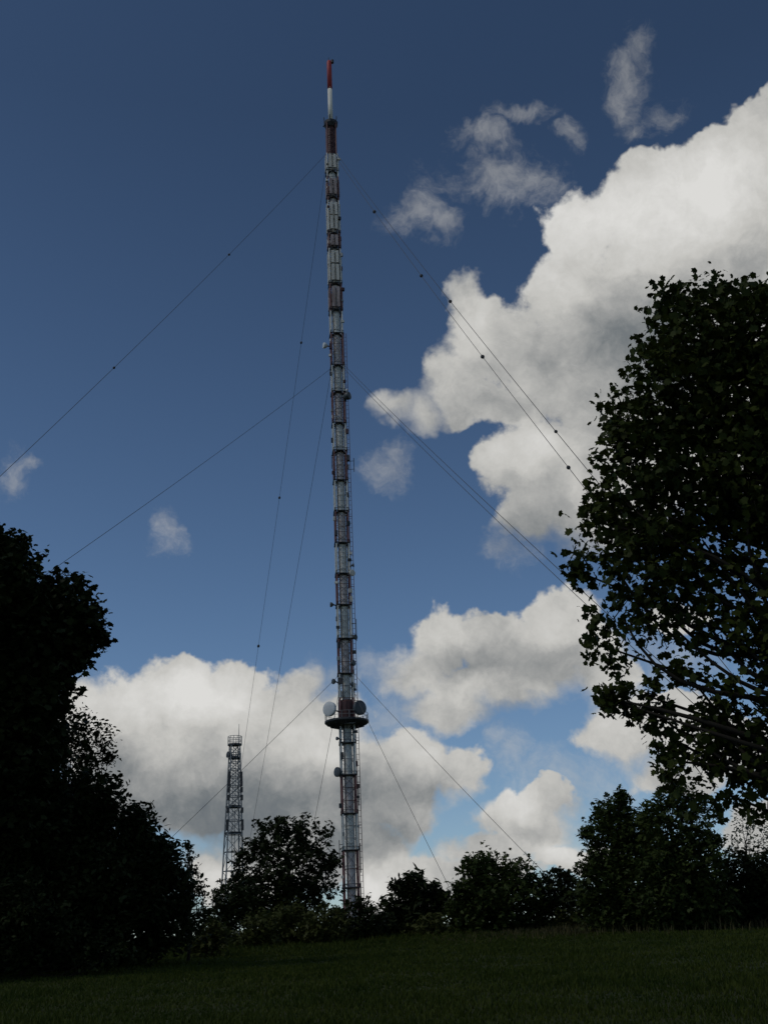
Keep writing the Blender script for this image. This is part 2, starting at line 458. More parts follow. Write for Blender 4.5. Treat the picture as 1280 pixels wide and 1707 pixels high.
def grass(n):
    u = rng.random(n)
    y = 9.0 + (86 - 9.0) * u ** 1.7
    x = (rng.random(n) * 2 - 1) * (y * 0.46 + 4) 
    z = hz(x, y)
    patch = 0.6 + 0.8 * (0.5 + 0.5 * np.sin(x * 0.9 + 2 * np.sin(y * 0.37)) * np.sin(y * 0.7 + np.sin(x * 0.5)))
    rank = np.clip((y - (52 + 6 * np.sin(x * 0.15))) / 14, 0, 1)          # uncut grass by the trees
    h = (0.035 + 0.05 * rng.random(n)) * patch * (1 + y * 0.012) + rank * rng.random(n) ** 2 * 0.45
    w = 0.003 + 0.00065 * y
    an = rng.random(n) * 2 * np.pi
    lean = (rng.random((n, 2)) - 0.5) * h[:, None] * 1.1
    p = np.stack([x, y, z - 0.02], 1)
    d = np.stack([np.cos(an) * w, np.sin(an) * w, np.zeros(n)], 1)
    top = p + np.stack([lean[:, 0], lean[:, 1], h + 0.02], 1)
    mid = p + np.stack([lean[:, 0] * 0.35, lean[:, 1] * 0.35, h * 0.6], 1)
    v = np.stack([p - d, p + d, mid + d * 0.8, top, mid - d * 0.8], 1).reshape(-1, 3)
    return v, np.arange(5 * n), np.full(n, 5)
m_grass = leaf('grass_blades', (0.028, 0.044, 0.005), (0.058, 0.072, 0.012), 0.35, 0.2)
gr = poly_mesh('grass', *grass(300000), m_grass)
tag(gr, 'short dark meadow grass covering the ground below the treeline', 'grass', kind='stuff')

def tall_grass(n):
    y = 62 + 4.5 * rng.normal(size=n)
    x = 15 + 8.5 * rng.normal(size=n) + 2 * np.sin(y * 1.7)
    env = np.exp(-((x - 15) / 11) ** 2) * (0.5 + 0.5 * np.sin(x * 1.3 + np.sin(y)) ** 2)
    z = hz(x, y); h = 0.10 + (0.15 + 0.6 * rng.random(n)) * env; an = rng.random(n) * 2 * np.pi; w = 0.035
    p = np.stack([x, y, z - 0.02], 1); d = np.stack([np.cos(an) * w, np.sin(an) * w, np.zeros(n)], 1)
    ln = (rng.random((n, 2)) - 0.5) * h[:, None] * 0.7
    mid = p + np.stack([ln[:, 0] * .3, ln[:, 1] * .3, h * .6], 1); top = p + np.stack([ln[:, 0], ln[:, 1], h], 1)
    return np.stack([p - d, p + d, mid + d * .7, top, mid - d * .7], 1).reshape(-1, 3), np.arange(5 * n), np.full(n, 5)
m_straw = leaf('straw_blades', (0.045, 0.048, 0.016), (0.10, 0.085, 0.038), 0.6, 0.2)
tag(poly_mesh('tall_grass', *tall_grass(9000), m_straw), 'uncut straw coloured grass along the foot of the right treeline', 'grass', kind='stuff')
# ------------------------------------------------------------------ tall guyed mast
MY = 150.0
_d = ray(586, 1500); MX = _d.x / _d.y * MY
MZ = float(hz(MX, MY))
def mh(py):
    """height on the mast seen at picture row py"""
    lo, hi = -5.0, 300.0
    for _ in range(50):
        m = (lo + hi) / 2
        q = Vector((MX, MY, m)) - EYE
        y = 853.5 - FPX * q.dot(CU) / q.dot(CF)
        if y > py: lo = m
        else: hi = m
    return lo
TURN = R(9)
def mp(dx, dy, z):
    c, s = math.cos(TURN), math.sin(TURN)
    return Vector((MX + dx * c - dy * s, MY + dx * s + dy * c, z))
def side_on(px, py, toward=0.0):
    """a point beside the mast (toward: metres nearer the camera)"""
    d = ray(px, py); t = (MY - toward) / d.y
    return EYE + d * t

mast = empty('guyed_mast', (MX, MY, MZ))
tag(mast, 'very tall slender red and white guyed mast with round platform near its foot', 'mast')

def section(z0, z1, red, half=1.0, core=0.52, deep=False):
    mleg = M_RED if red else M_WHITE
    br = MB()
    n = max(1, round((z1 - z0) / 2.0))
    cs = [(-half, -half), (half, -half), (half, half), (-half, half)]
    for i in range(n):
        a, b = z0 + (z1 - z0) * i / n, z0 + (z1 - z0) * (i + 1) / n
        for k in range(4):
            p, q = cs[k], cs[(k + 1) % 4]
            br.bar(mp(*p, a), mp(*q, b), 0.026, 4); br.bar(mp(*q, a), mp(*p, b), 0.026, 4)
            br.bar(mp(*p, b), mp(*q, b), 0.045, 4)
    s = br.build('mast_section', M_DARKRED if red else M_STEEL, mast)
    for p in cs:
        l = MB(); l.tube([mp(*p, z0), mp(*p, z1)], 0.115, 8); l.build('leg', mleg, s)
    c = MB(); c.tube([mp(0, 0, z0), mp(0, 0, z1)], core, 14)
    for z in np.arange(z0 + 1.0, z1 - 0.4, 2.0):   # flanges
        c.lathe(mp(0, 0, z), [(core, -.05), (core + .06, -.05), (core + .06, .05), (core, .05)], 14)
    c.build('core_tube', M_DARKRED if deep else M_TUBER if red else M_TUBE, s, smooth=False)
    return s
# (top row, bottom row, red)
SECT = [(208, 262, 1), (262, 300, 0), (300, 340, 1), (340, 390, 0), (390, 420, 1), (420, 478, 0), (478, 524, 1), (524, 560, 0), (560, 613, 1), (613, 657, 0),
        (657, 709, 1), (709, 755, 0), (755, 804, 1), (804, 855, 0), (855, 908, 1), (908, 959, 0), (959, 1011, 1), (1011, 1067, 0),
        (1067, 1125, 1), (1125, 1165, 0), (1165, 1206, 1), (1206, 1240, 0), (1240, 1293, 0), (1293, 1357, 1), (1357, 1418, 0), (1418, 1480, 1), (1480, 1551, 1)]
for (a, b, r) in SECT:
    top = a < 262
    section(MZ if b > 1545 else mh(b), mh(a), r, 0.85 if top else 1.0, 0.66 if top else 0.62, top)
# dark service rings at the joints
for y in (290, 333, 393, 418, 477, 521, 560, 613, 657, 709, 755, 804, 855, 908, 959, 1011, 1067, 1125, 1240, 1293, 1357, 1418, 1480):
    z = mh(y); r = MB(); h = 1.12
    for p, q in (((-h, -h), (h, -h)), ((h, -h), (h, h)), ((h, h), (-h, h)), ((-h, h), (-h, -h))):
        r.tube([mp(*p, z), mp(*q, z)], 0.10, 4); r.tube([mp(*p, z + .5), mp(*q, z + .5)], 0.035, 4)
    for p in ((-h, -h), (h, -h), (h, h), (-h, h)): r.bar(mp(*p, z), mp(*p, z + .5), 0.04, 4)
    r.lathe(mp(0, 0, z), [(0.54, -.06), (0.95, -.06), (0.95, .06), (0.54, .06)], 12)
    r.build('service_ring', M_DARK, mast)
# climbing ladder and feeder cables down the right front
ld = MB(); zt, zb = mh(560), MZ + .3
for dx in (1.22, 1.62): ld.tube([mp(dx, -.9, zb), mp(dx, -.9, zt)], 0.05, 5)
for z in np.arange(zb, zt, 0.8): ld.bar(mp(1.22, -.9, z), mp(1.62, -.9, z), 0.03, 4)
for z in np.arange(zb + 2, zt, 6.0): ld.bar(mp(.95, -.95, z), mp(1.62, -.9, z), 0.05, 4)
ld.build('ladder', M_RED, mast)
fc = MB()
for dx in (-.62, -.5, .55): fc.tube([mp(dx, -.86, zb), mp(dx, -.86, mh(300))], 0.05, 5)
fc.build('feeder_cable', M_DARK, mast)

# top: collar and two-colour antenna pole
zc = mh(208)
cl = MB(); cl.lathe(mp(0, 0, zc), [(0.9, -.9), (1.35, -.25), (1.4, .3), (0.5, .45)], 10)
for k in range(6):
    an = k * math.pi / 3 + .3
    cl.bar(mp(1.3 * math.cos(an), 1.3 * math.sin(an), zc), mp(1.42 * math.cos(an), 1.42 * math.sin(an), zc + 1.3), 0.09, 5)
cl.bar(mp(-1.2, -.2, zc - .4), mp(-1.5, -.3, zc - .9), .12, 5)
cl.build('collar', M_DARK, mast)
pw = MB(); pw.lathe(mp(0, 0, 0), [(.45, zc), (.45, mh(149))], 16); pw.build('antenna_pole', M_POLEW, mast, True)['label'] = 'cream white lower pole'
pr = MB(); pr.lathe(mp(0, 0, 0), [(.48, mh(149)), (.48, mh(104.5)), (.40, mh(102.5))], 16)
pt = pr.build('antenna_pole', M_POLER, mast, True); pt['label'] = 'signal red top pole'
lr = MB(); lr.bar(mp(-.1, 0, mh(103)), mp(-.1, 0, mh(96)), .06, 5); lr.build('lightning_rod', M_DARK, pt)
lm = MB(); lm.lathe(mp(.62, -.2, mh(106.5)), [(.1, 0), (.3, .1), (.3, .8), (.12, 1.0)], 10); lm.bar(mp(.2, -.1, mh(106)), mp(.62, -.2, mh(106)), .08, 5); lm.build('warning_lamp', M_DARK, pt)

# panel antennas round the upper part
def panel(z0, z1, m, out=1.12, wide=1.25):
    for k in range(4):
        an = k * math.pi / 2
        cx, cy = math.sin(an) * out, -math.cos(an) * out
        b = MB()
        for off in (-.42, .42):
            x, y = cx + math.cos(an) * off, cy + math.sin(an) * off
            p = mp(x, y, (z0 + z1) / 2)
            w = wide / 2 - .12
            b.box(p, (w, .28, z1 - z0), TURN + an)
        q = mp(cx * .86, cy * .86, 0)
        for z in (z0 + .3, z1 - .3): b.box((q.x, q.y, z), (wide, .12, .12), TURN + an)
        b.build('panel_antenna', m, mast)
for y0, y1, m in ((264, 286, M_PANEL), (304, 330, M_PANELR), (344, 364, M_PANEL), (366, 388, M_PANEL), (398, 415, M_PANELR), (424, 444, M_PANEL), (447, 473, M_PANEL), (484, 517, M_PANELR)):
    panel(mh(y1), mh(y0), m)

# round platform with its railing, and the dark cabin above it
zp = mh(1209); pc = (MX, MY)
RP = px_size(37.0, Vector((MX, MY, zp)))
pf = MB(); pf.lathe((MX, MY, zp), [(0.75, .0), (RP * .72, -.1), (RP - .25, .15), (RP, .35), (RP, .6), (RP - .15, .62), (0.75, .5)], 40)
for k in range(12):
    an = k * math.pi / 6
    pf.bar((MX + math.cos(an) * .8, MY + math.sin(an) * .8, zp - .55), (MX + math.cos(an) * (RP - .4), MY + math.sin(an) * (RP - .4), zp + .02), .08, 4)
pfo = pf.build('platform', M_DARK, mast)
hatch = MB(); hatch.box((MX + .55, MY - 1.9, zp - .12), (1.5, .9, .06)); hatch.build('hatch', M_STEEL, pfo)
rl = MB(); n = 36
for h in (.6, 1.15, 1.65):
    pts = [(MX + math.cos(2 * math.pi * k / n) * (RP - .1), MY + math.sin(2 * math.pi * k / n) * (RP - .1), zp + h) for k in range(n + 1)]
    rl.tube(pts, .03, 4, caps=False)
for k in range(18):
    an = 2 * math.pi * k / 18
    x, y = MX + math.cos(an) * (RP - .1), MY + math.sin(an) * (RP - .1)
    rl.bar((x, y, zp + .5), (x, y, zp + 1.65), .035, 4)
rl.build('railing', M_STEEL, pfo)
cb = MB(); cb.lathe((MX, MY, zp), [(1.28, .62), (1.28, 3.4), (1.0, 3.7)], 14); cb.build('cabin', M_DARKRED, mast)

def dish(px, py, dia_px, yaw, m, toward=0.0, deep=0.45, label=None, arm_to=None, tilt=0.0):
    """drum dish: yaw is where it looks (0 = right, -90 = at the camera)"""
    p = side_on(px, py, toward)
    r = px_size(dia_px, p) / 2
    ax = Vector((math.cos(R(yaw)) * math.cos(tilt), math.sin(R(yaw)) * math.cos(tilt), math.sin(tilt)))
    b = MB()
    b.lathe(p, [(r * .3, -deep * r * 1.5), (r * .75, -deep * r * .9), (r, -deep * r * .3), (r * 1.02, deep * r * .5), (r * .97, deep * r * .55), (r * .5, deep * r * .66), (0.01, deep * r * .7)], 20, axis=ax)
    o = b.build('dish_antenna', m, mast, True)
    if label: o['label'] = label
    a = MB(); q = mp(arm_to[0], arm_to[1], p.z + arm_to[2]) if arm_to else mp(math.copysign(.95, p.x - MX), -.9, p.z - .3)
    a.bar(p - ax * deep * r * 1.4, q, .11, 6)
    a.bar(q + Vector((0, 0, -.7)), q + Vector((0, 0, .9)), .10, 6)
    a.build('mounting_arm', M_DARK, o)
    return o
dish(541, 576, 10, 205, M_DISH, 1.0, 0.7, 'small pale dish on a long arm')
dish(580, 660, 13, -25, M_DISHD, 1.2, 0.9, 'dark drum dish')
dish(578, 651, 6, 20, M_DISH, 1.0, 0.5)
dish(589, 942, 6, -10, M_DISHD, 1.0, 0.6)
dish(587, 955, 11, -50, M_PANEL, 1.2, 0.5, 'beige dish')
dish(552, 1008, 8, 190, M_DISHD, 1.0, 0.7, 'small dark dish held far out')
dish(592, 1062, 9, -40, M_DISHD, 1.0, 0.6)
dish(589, 1105, 10, -30, M_DISHD, 1.0, 0.6, 'dark blue grey dish')
dish(556, 1136, 9, 215, M_DISHD, 1.2, 0.6)
dish(587, 1140, 7, -20, M_DISHD, 1.4, 0.6)
dish(550, 1182, 24, 238, M_DISH, 2.2, 0.55, 'large pale dish facing left')
dish(599, 1180, 24, -52, M_DISHD, 2.2, 0.55, 'large dark dish facing right')
dish(562, 1231, 6, 215, M_DISHD, 1.2, 0.7)
dish(563, 1287, 16, 222, M_DISHD, 1.5, 0.5, 'dark dish below the platform')
# thin aerials standing off the legs
for px, py, hgt in ((594, 1050, 3.5), (598, 1325, 3.0), (566, 1420, 3.2), (601, 1430, 4.0), (590, 775, 2.5), (553, 770, 2.5), (602, 1490, 3.0), (553, 640, 2.2)):
    p = side_on(px, py, 1.0); a = MB()
    q = mp(math.copysign(1.0, px - 640 + 60), -.95, p.z)
    a.bar(p - Vector((0, 0, hgt / 2)), p + Vector((0, 0, hgt / 2)), .06, 5)
    for dz in (-hgt * .3, hgt * .3): a.bar(p + Vector((0, 0, dz)), mp(math.copysign(1.0, p.x - MX), -.95, p.z + dz), .045, 4)
    a.build('rod_aerial', M_DARK, mast)

# cabinets, brackets and junction boxes strapped to the legs at odd heights
for py in (272, 281, 309, 318, 352, 371, 402, 409, 431, 452, 488, 497, 506, 541, 572, 583, 598, 628, 641, 672, 688, 699, 724, 738, 768, 781, 793, 829, 868, 877, 893, 926, 937, 975, 988, 1002, 1034, 1049, 1078, 1090, 1101, 1116, 1138, 1146, 1152, 1159, 1222, 1229, 1262, 1275, 1312, 1330, 1344, 1379, 1391, 1440, 1462):
    z = mh(py); sx = random.choice((-1, 1)); b = MB()
    w, d_, h = random.uniform(.25, .6), random.uniform(.25, .5), random.uniform(.3, 1.0)
    x = sx * random.uniform(.95, 1.3); p = mp(x, -1.05 - d_ / 2 + random.uniform(0, .5), z)
    b.box(p, (w, d_, h), TURN + random.uniform(-.4, .4))
    b.bar(p, mp(sx * 1.0, -1.0, z), .05, 4)
    b.build('equipment_box', random.choice((M_DARK, M_DARK, M_STEEL, M_DARKRED, M_PANEL)), mast)

# ------------------------------------------------------------------ guy wires
def guy(py_att, p2, radius, far, label, sag=0.015, balls=(), side=0.0, rad=0.031):
    A = Vector((MX + side, MY - (0 if far else .9), mh(py_att)))
    nrm = (A - EYE).cross(ray(*p2))
    # ground line of the plane through eye, attachment and p2; take the point at the given radius
    zg = 1.0
    # nrm.x*x + nrm.y*y = c
    c = -nrm.z * (zg - EYE.z) + nrm.x * EYE.x + nrm.y * EYE.y
    pdir = Vector((-nrm.y, nrm.x)).normalized(); n2d = Vector((nrm.x, nrm.y)); p0 = n2d * (c / n2d.length_squared)
    m2 = Vector((MX, MY)); w = p0 - m2
    bq, cq = w.dot(pdir), w.length_squared - radius * radius
    disc = max(bq * bq - cq, 0) ** .5
    cand = [p0 + pdir * (-bq - disc), p0 + pdir * (-bq + disc)]
    cand.sort(key=lambda v: v.length)
    g = cand[1] if far else cand[0]
    B = Vector((g.x, g.y, zg)); L = (B - A).length
    def pt(t): return A.lerp(B, t) - Vector((0, 0, 4 * sag * L * t * (1 - t)))
    w_ = MB(); w_.tube([pt(i / 40) for i in range(41)], rad, 5)
    o = w_.build('guy_wire', M_CABLE); tag(o, label, 'guy wire', 'guy wires staying the tall mast')
    for b in balls:
        dmin = min(range(2001), key=lambda i: (lambda q: (640 + FPX * q.dot(CR) / q.dot(CF) - b[0]) ** 2 + (853.5 - FPX * q.dot(CU) / q.dot(CF) - b[1]) ** 2)(pt(i / 2000) - EYE))
        p = pt(dmin / 2000); s = MB(); r = px_size(b[2] if len(b) > 2 else 5.5, p) / 2
        ax = (pt(min(1, dmin / 2000 + .01)) - p).normalized()
        s.lathe(p, [(r * .3, -r * 1.2), (r * .8, -r * .7), (r, 0), (r * .8, r * .7), (r * .3, r * 1.2)], 12, axis=ax)
        s.build('insulator', M_DARK, o, True)
    return o
guy(262, (0, 771), 100, False, 'upper left guy wire with two insulators, running off the left edge', .012, [(385, 427, 4), (185, 607, 4.4)], -1)
guy(618, (60, 955), 100, False, 'middle left guy wire ending behind the tall left tree', .008, (), -1)
guy(270, (978, 800), 100, False, 'lower wire of the upper right pair, with four insulators', .010, [(617, 358, 6), (695, 465, 6), (801, 597, 7), (954, 774, 7)], 1)
guy(262, (1010, 805), 108, False, 'higher wire of the upper right pair, its two insulators wide apart', .008, [(745, 507, 6), (926, 720, 6)], 1)
guy(617, (938, 957), 100, False, 'lower wire of the middle right pair ending in the maple', .008, (), 1)
guy(611, (950, 955), 106, False, 'higher wire of the middle right pair ending in the maple', .006, (), 1)
guy(268, (430, 1077), 100, True, 'long steep wire behind the mast with three insulators, left of its twin', .006, [(507, 572, 4), (467, 830, 4), (430, 1077, 4.4)], -1)
guy(615, (470, 1090), 100, True, 'long steep wire behind the mast without insulators, nearer the mast', .006, (), -1)
guy(1128, (290, 1390), 43, False, 'low left guy wire passing behind the lattice tower', .004, (), -1)
guy(1122, (890, 1435), 42, False, 'low right guy wire sloping to the small pointed tree', .006, (), 1)
guy(1150, (735, 1450), 30, False, 'steep low right guy wire coming down beside the platform', .006, (), 1)
guy(1150, (525, 1362), 40, True, 'steep low left guy wire ending behind the tree under the mast', .004, (), -1)

# ------------------------------------------------------------------ lattice tower
TY = 190.0
_d = ray(387.5, 1500); TX = _d.x / _d.y * TY; TZ = float(hz(TX, TY))
def th(py):
    d = ray(391 if py < 1300 else 388, py); return EYE.z + d.z / d.y * TY
tw = empty('lattice_tower', (TX, TY, TZ))
tag(tw, 'short grey steel lattice tower with whip aerial, left of the tall mast', 'tower')
ztop = th(1243)
def half(z):
    w_top, w_bot = px_size(8.5, Vector((TX, TY, ztop))), px_size(16.5, Vector((TX, TY, th(1460))))
    zb = th(1460)
    return w_top + (w_bot - w_top) * (ztop - z) / (ztop - zb)
def tp(sx, sy, z):
    h = half(z); c, s = math.cos(R(22)), math.sin(R(22)); k = 0.86
    return Vector((TX + (sx * c - sy * s) * h * k, TY + (sx * s + sy * c) * h * k, z))
CS = [(-1, -1), (1, -1), (1, 1), (-1, 1)]
for c_ in CS:
    l = MB(); l.tube([tp(*c_, TZ), tp(*c_, ztop)], [.17, .11], 6); l.build('leg', M_STEEL, tw)
br = MB(); levels = [th(y) for y in (1545, 1495, 1452, 1420, 1391, 1368, 1346, 1328, 1311, 1296, 1283, 1271, 1259, 1243)]
levels[0] = TZ + .3
for a, b in zip(levels[:-1], levels[1:]):
    for k in range(4):
        p, q = CS[k], CS[(k + 1) % 4]
        br.bar(tp(*p, a), tp(*q, b), .05, 4)
        if a >= levels[4] - .1: br.bar(tp(*q, a), tp(*p, b), .06, 4)
        br.bar(tp(*p, b), tp(*q, b), .07, 4)
br.build('bracing', M_STEEL, tw)
ldd = MB()
for off in (-.25, .25): ldd.tube([Vector((TX + off, TY, TZ)), Vector((TX + off, TY, ztop))], .06, 5)
for z in np.arange(TZ + .5, ztop, .6): ldd.bar((TX - .25, TY, z), (TX + .25, TY, z), .03, 4)
ldd.build('ladder', M_STEEL, tw)
for y, ex in ((1243, 1.35), (1265, 1.12), (1346, 1.1), (1390, 1.1)):
    z = th(y); h = half(z) * ex; p = MB(); p.lathe((TX, TY, z), [(.3, 0), (h * 1.02, 0), (h * 1.02, .3), (.3, .3)], 4 if y > 1300 else 12)
    po = p.build('platform', M_DARK, tw)
    if y in (1243, 1265):
        r = MB(); n = 12
        for hh in (.9, 1.7) if y == 1243 else (1.0,):
            r.tube([(TX + math.cos(2 * math.pi * k / n) * h, TY + math.sin(2 * math.pi * k / n) * h, z + hh) for k in range(n + 1)], .05, 4, caps=False)
        for k in range(n): r.bar((TX + math.cos(2 * math.pi * k / n) * h, TY + math.sin(2 * math.pi * k / n) * h, z), (TX + math.cos(2 * math.pi * k / n) * h, TY + math.sin(2 * math.pi * k / n) * h, z + (1.7 if y == 1243 else 1.0)), .05, 4)
        r.build('railing', M_STEEL, po)
wp = MB(); wp.tube([(TX + .75, TY, ztop), (TX + .75, TY, th(1207))], [.09, .04], 5); wp.build('whip_aerial', M_STEEL, tw)
tb = MB(); p = EYE + ray(381, 1258) * (TY / ray(381, 1258).y)
tb.lathe(p, [(.2, -.7), (.55, -.3), (.6, .2), (.05, .35)], 12, axis=(-.8, -.5, .1)); tb.bar(p, (TX, TY, p.z - .4), .08, 5); tb.build('dish_antenna', M_DARK, tw)
for y in (1292, 1300, 1308, 1318, 1331, 1352, 1372, 1381):
    for sx in (-1, 1):
        q = tp(sx, -1, th(y)); b = MB(); b.box(q + Vector((sx * .12, -.2, 0)), (.45, .35, .95)); b.bar(q, q + Vector((sx * .12, -.2, 0)), .05, 4); b.build('panel_antenna', M_DARK, tw)
# ------------------------------------------------------------------ trees and shrubs
MAPLE = np.array([(0, -.34), (.18, -.42), (.42, -.38), (.40, -.12), (.60, .06), (.42, .18), (.36, .40), (.20, .36), (0, .68),
                  (-.20, .36), (-.36, .40), (-.42, .18), (-.60, .06), (-.40, -.12), (-.42, -.38), (-.18, -.42)])
OVAL = np.array([(0, -.5), (.26, -.12), (.22, .2), (0, .55), (-.22, .2), (-.26, -.12)])
SPRIG = np.array([(0, -.5), (.34, -.25), (.14, -.02), (.38, .22), (.1, .2), (0, .6), (-.16, .24), (-.36, .1), (-.12, -.05), (-.3, -.3)])

def rand_dirs(n):
    v = rng.normal(size=(n, 3)); return v / np.linalg.norm(v, axis=1, keepdims=True)

def leaves(name, pts, size, shape, m, parent, flat=0.55, droop=0.35):
    n = len(pts)
    nrm = rand_dirs(n) + np.array([0, 0, flat * 2]); nrm /= np.linalg.norm(nrm, axis=1, keepdims=True)
    a = np.cross(nrm, rand_dirs(n)); a /= np.linalg.norm(a, axis=1, keepdims=True) + 1e-9
    b = np.cross(nrm, a)
    s = size * (0.45 + 0.85 * rng.random(n))
    k = len(shape)
    sx, sy = shape[:, 0], shape[:, 1]
    bend = -(sx ** 2 + sy ** 2) * droop
    v = pts[:, None, :] + s[:, None, None] * (a[:, None, :] * sx[None, :, None] + b[:, None, :] * sy[None, :, None] + nrm[:, None, :] * bend[None, :, None])
    return poly_mesh(name, v.reshape(-1, 3), np.arange(n * k), np.full(n, k), m, parent)

def sprays(clumps, dens, length, per, spread, shell=0.5, up=0.35):
    """leaf positions: each clump is filled with short leafy twigs pointing outwards"""
    out, tips = [], []
    for c, r in clumps:
        c = np.array(c); r = np.array(r)
        n = max(9, int(dens * (r[0] * r[2] + r[0] * r[1] + r[1] * r[2]) * 4.2))
        d = rand_dirs(n)
        rad = (shell + (1 - shell) * rng.random(n)) ** 0.7 * np.where(rng.random(n) < .2, 1.04 + 0.16 * rng.random(n), 1.0)
        p = c + d * r * rad[:, None]
        ax = d * 0.8 + rand_dirs(n) * 0.6 + np.array([0, 0, up]); ax /= np.linalg.norm(ax, axis=1, keepdims=True)
        fit = min(1.0, 1.0 * float(r.mean()) / length)           # short twigs on small sprays
        ln = length * fit * (0.3 + rng.random(n) ** 1.5)
        t = rng.random((n, per))
        q = p[:, None, :] + ax[:, None, :] * (t * ln[:, None])[:, :, None] + rng.normal(size=(n, per, 3)) * (spread * (0.65 + 0.35 * fit)) * (1.1 - 0.6 * t[:, :, None])
        out.append(q.reshape(-1, 3)); tips.append((p, ax, ln))
    return np.concatenate(out), tips

def limb(mb, a, b, r0, r1, bow=0.12, n=6):
    a, b = Vector(a), Vector(b); L = (b - a).length
    side = Vector(rand_dirs(1)[0]) * L * bow
    pts = []
    for i in range(n + 1):
        t = i / n
        pts.append(a.lerp(b, t) + side * math.sin(math.pi * t) + Vector((0, 0, -L * 0.10 * math.sin(math.pi * t))))
    mb.tube(pts, [r0 + (r1 - r0) * (i / n) for i in range(n + 1)], 6)

def tree(name, label, cat, circles, dist, base_px, m, leaf_size, shape=OVAL, dens=2.2, per=9, length=0.5, spread=0.12,
         depth=0.8, trunk=0.2, group=None, extra=(), shell=0.5, flat=0.55, up=0.35, lift=0.45, stems=1, twig=True, droop=0.35, echo=True):
    """circles: parts of the crown's outline (px, py, r) seen from the camera, set at the tree's own distance
    and spread in depth over a rounded crown; extra: further clumps out of the frame"""
    base = at(base_px[0], 1540, dist); base.z = float(hz(base.x, base.y)) - 0.05
    view = Vector((base.x, base.y, 0)).normalized()
    cl = []
    cs = [(at(c[0], c[1], dist), c[2]) for c in list(circles) + list(extra)]
    xs = [c[0] for c in circles]; mid = sum(xs) / len(xs); wid = max(max(abs(x - mid) for x in xs), 20)
    W_ = px_size(wid, base + Vector((0, 0, 2)))
    for i, (p, r) in enumerate(cs):
        rr = px_size(r, p)
        fx = ((list(circles) + list(extra))[i][0] - mid) / (wid * 1.15)
        dmax = depth * W_ * math.sqrt(max(0.05, 1 - min(1, abs(fx)) ** 2))
        offs = (random.uniform(-.3, .3),) if not echo or (name == 'maple_tree' and r < 70 and i < len(circles)) else (random.uniform(-.35, .35), random.choice((-1, 1)) * random.uniform(.5, 1.0))
        for j, k in enumerate(offs):
            sc = 1.0 if j == 0 else 0.82
            # move along the line of sight's ground direction, keeping the height over the ground
            q = EYE + (p - EYE) * ((dist + dmax * k) / dist)
            if j == 1: q.z = p.z + random.uniform(-.2, .1) * rr
            cl.append((q, (rr * sc, rr * sc, rr * sc * .9)))
    cl = [(c, r) for c, r in cl if c.z + r[2] > base.z + .1]
    t = empty(name, base)
    tag(t, label, cat, group)
    dens *= 1.7 if name == 'maple_tree' else 3.2 if dist < 50 else 3.0 if name == 'shrub' else 2.1 if name == 'ash_tree' else 2.9
    if name == 'willow': dens *= 0.6
    pts, tips = sprays([(tuple(c), r) for c, r in cl], dens, length, per, spread, shell, up)
    pts = pts[pts[:, 2] > hz(pts[:, 0], pts[:, 1]) + 0.03]
    tm = MB()
    zs = [c.z for c, r in cl]; zmin, zmax = min(zs), max(zs)
    cx = sum(c.x for c, r in cl) / len(cl); cy = sum(c.y for c, r in cl) / len(cl)
    for s in range(stems):
        b0 = base + Vector((random.uniform(-.25, .25), random.uniform(-.25, .25), 0)) * (0 if stems == 1 else 0.5)
        top = Vector((base.x * .6 + cx * .4, base.y * .6 + cy * .4, zmin + (zmax - zmin) * .85)) + Vector((random.uniform(-1, 1), random.uniform(-1, 1), 0)) * (0 if stems == 1 else .6)
        tm_pts = [b0.lerp(top, i / 8) + Vector((math.sin(i * 1.3 + s) * .05, math.cos(i * 1.7 + s) * .05, 0)) * (1 + trunk * 4) for i in range(9)]
        tm_pts[0] = b0 - Vector((0, 0, .1))
        tm.tube(tm_pts, [trunk * (1.25 if i == 0 else 1) * (1 - i / 8 * .85) for i in range(9)], 8)
    for (c, r) in cl:
        f = min(max((c.z - base.z) * lift / max(top.z - base.z, .1), .12), .95)
        k = f * 8; i0 = min(int(k), 7)
        a = tm_pts[i0].lerp(tm_pts[i0 + 1], k - i0)
        limb(tm, a, c, trunk * (1 - f * .8) * (.3 if name == 'maple_tree' else .45), max(trunk * .05, .012), 0.2 if name == 'maple_tree' else 0.12)
    if twig and name != 'shrub':
        for p, ax, ln in tips:
            for j in range(0, len(p), 5):
                e = Vector(p[j]) + Vector(ax[j]) * float(ln[j]) * .8
                cc_ = Vector(p[j]) - Vector(ax[j]) * float(ln[j]) * .9
                tm.tube([cc_, e], [max(trunk * .045, .008), .004], 3, caps=False)
    tm.build('trunk', M_BARK, t, True)
    leaves('crown', pts, leaf_size, shape, m, t, flat, droop)
    return t, len(pts)

NL = {}
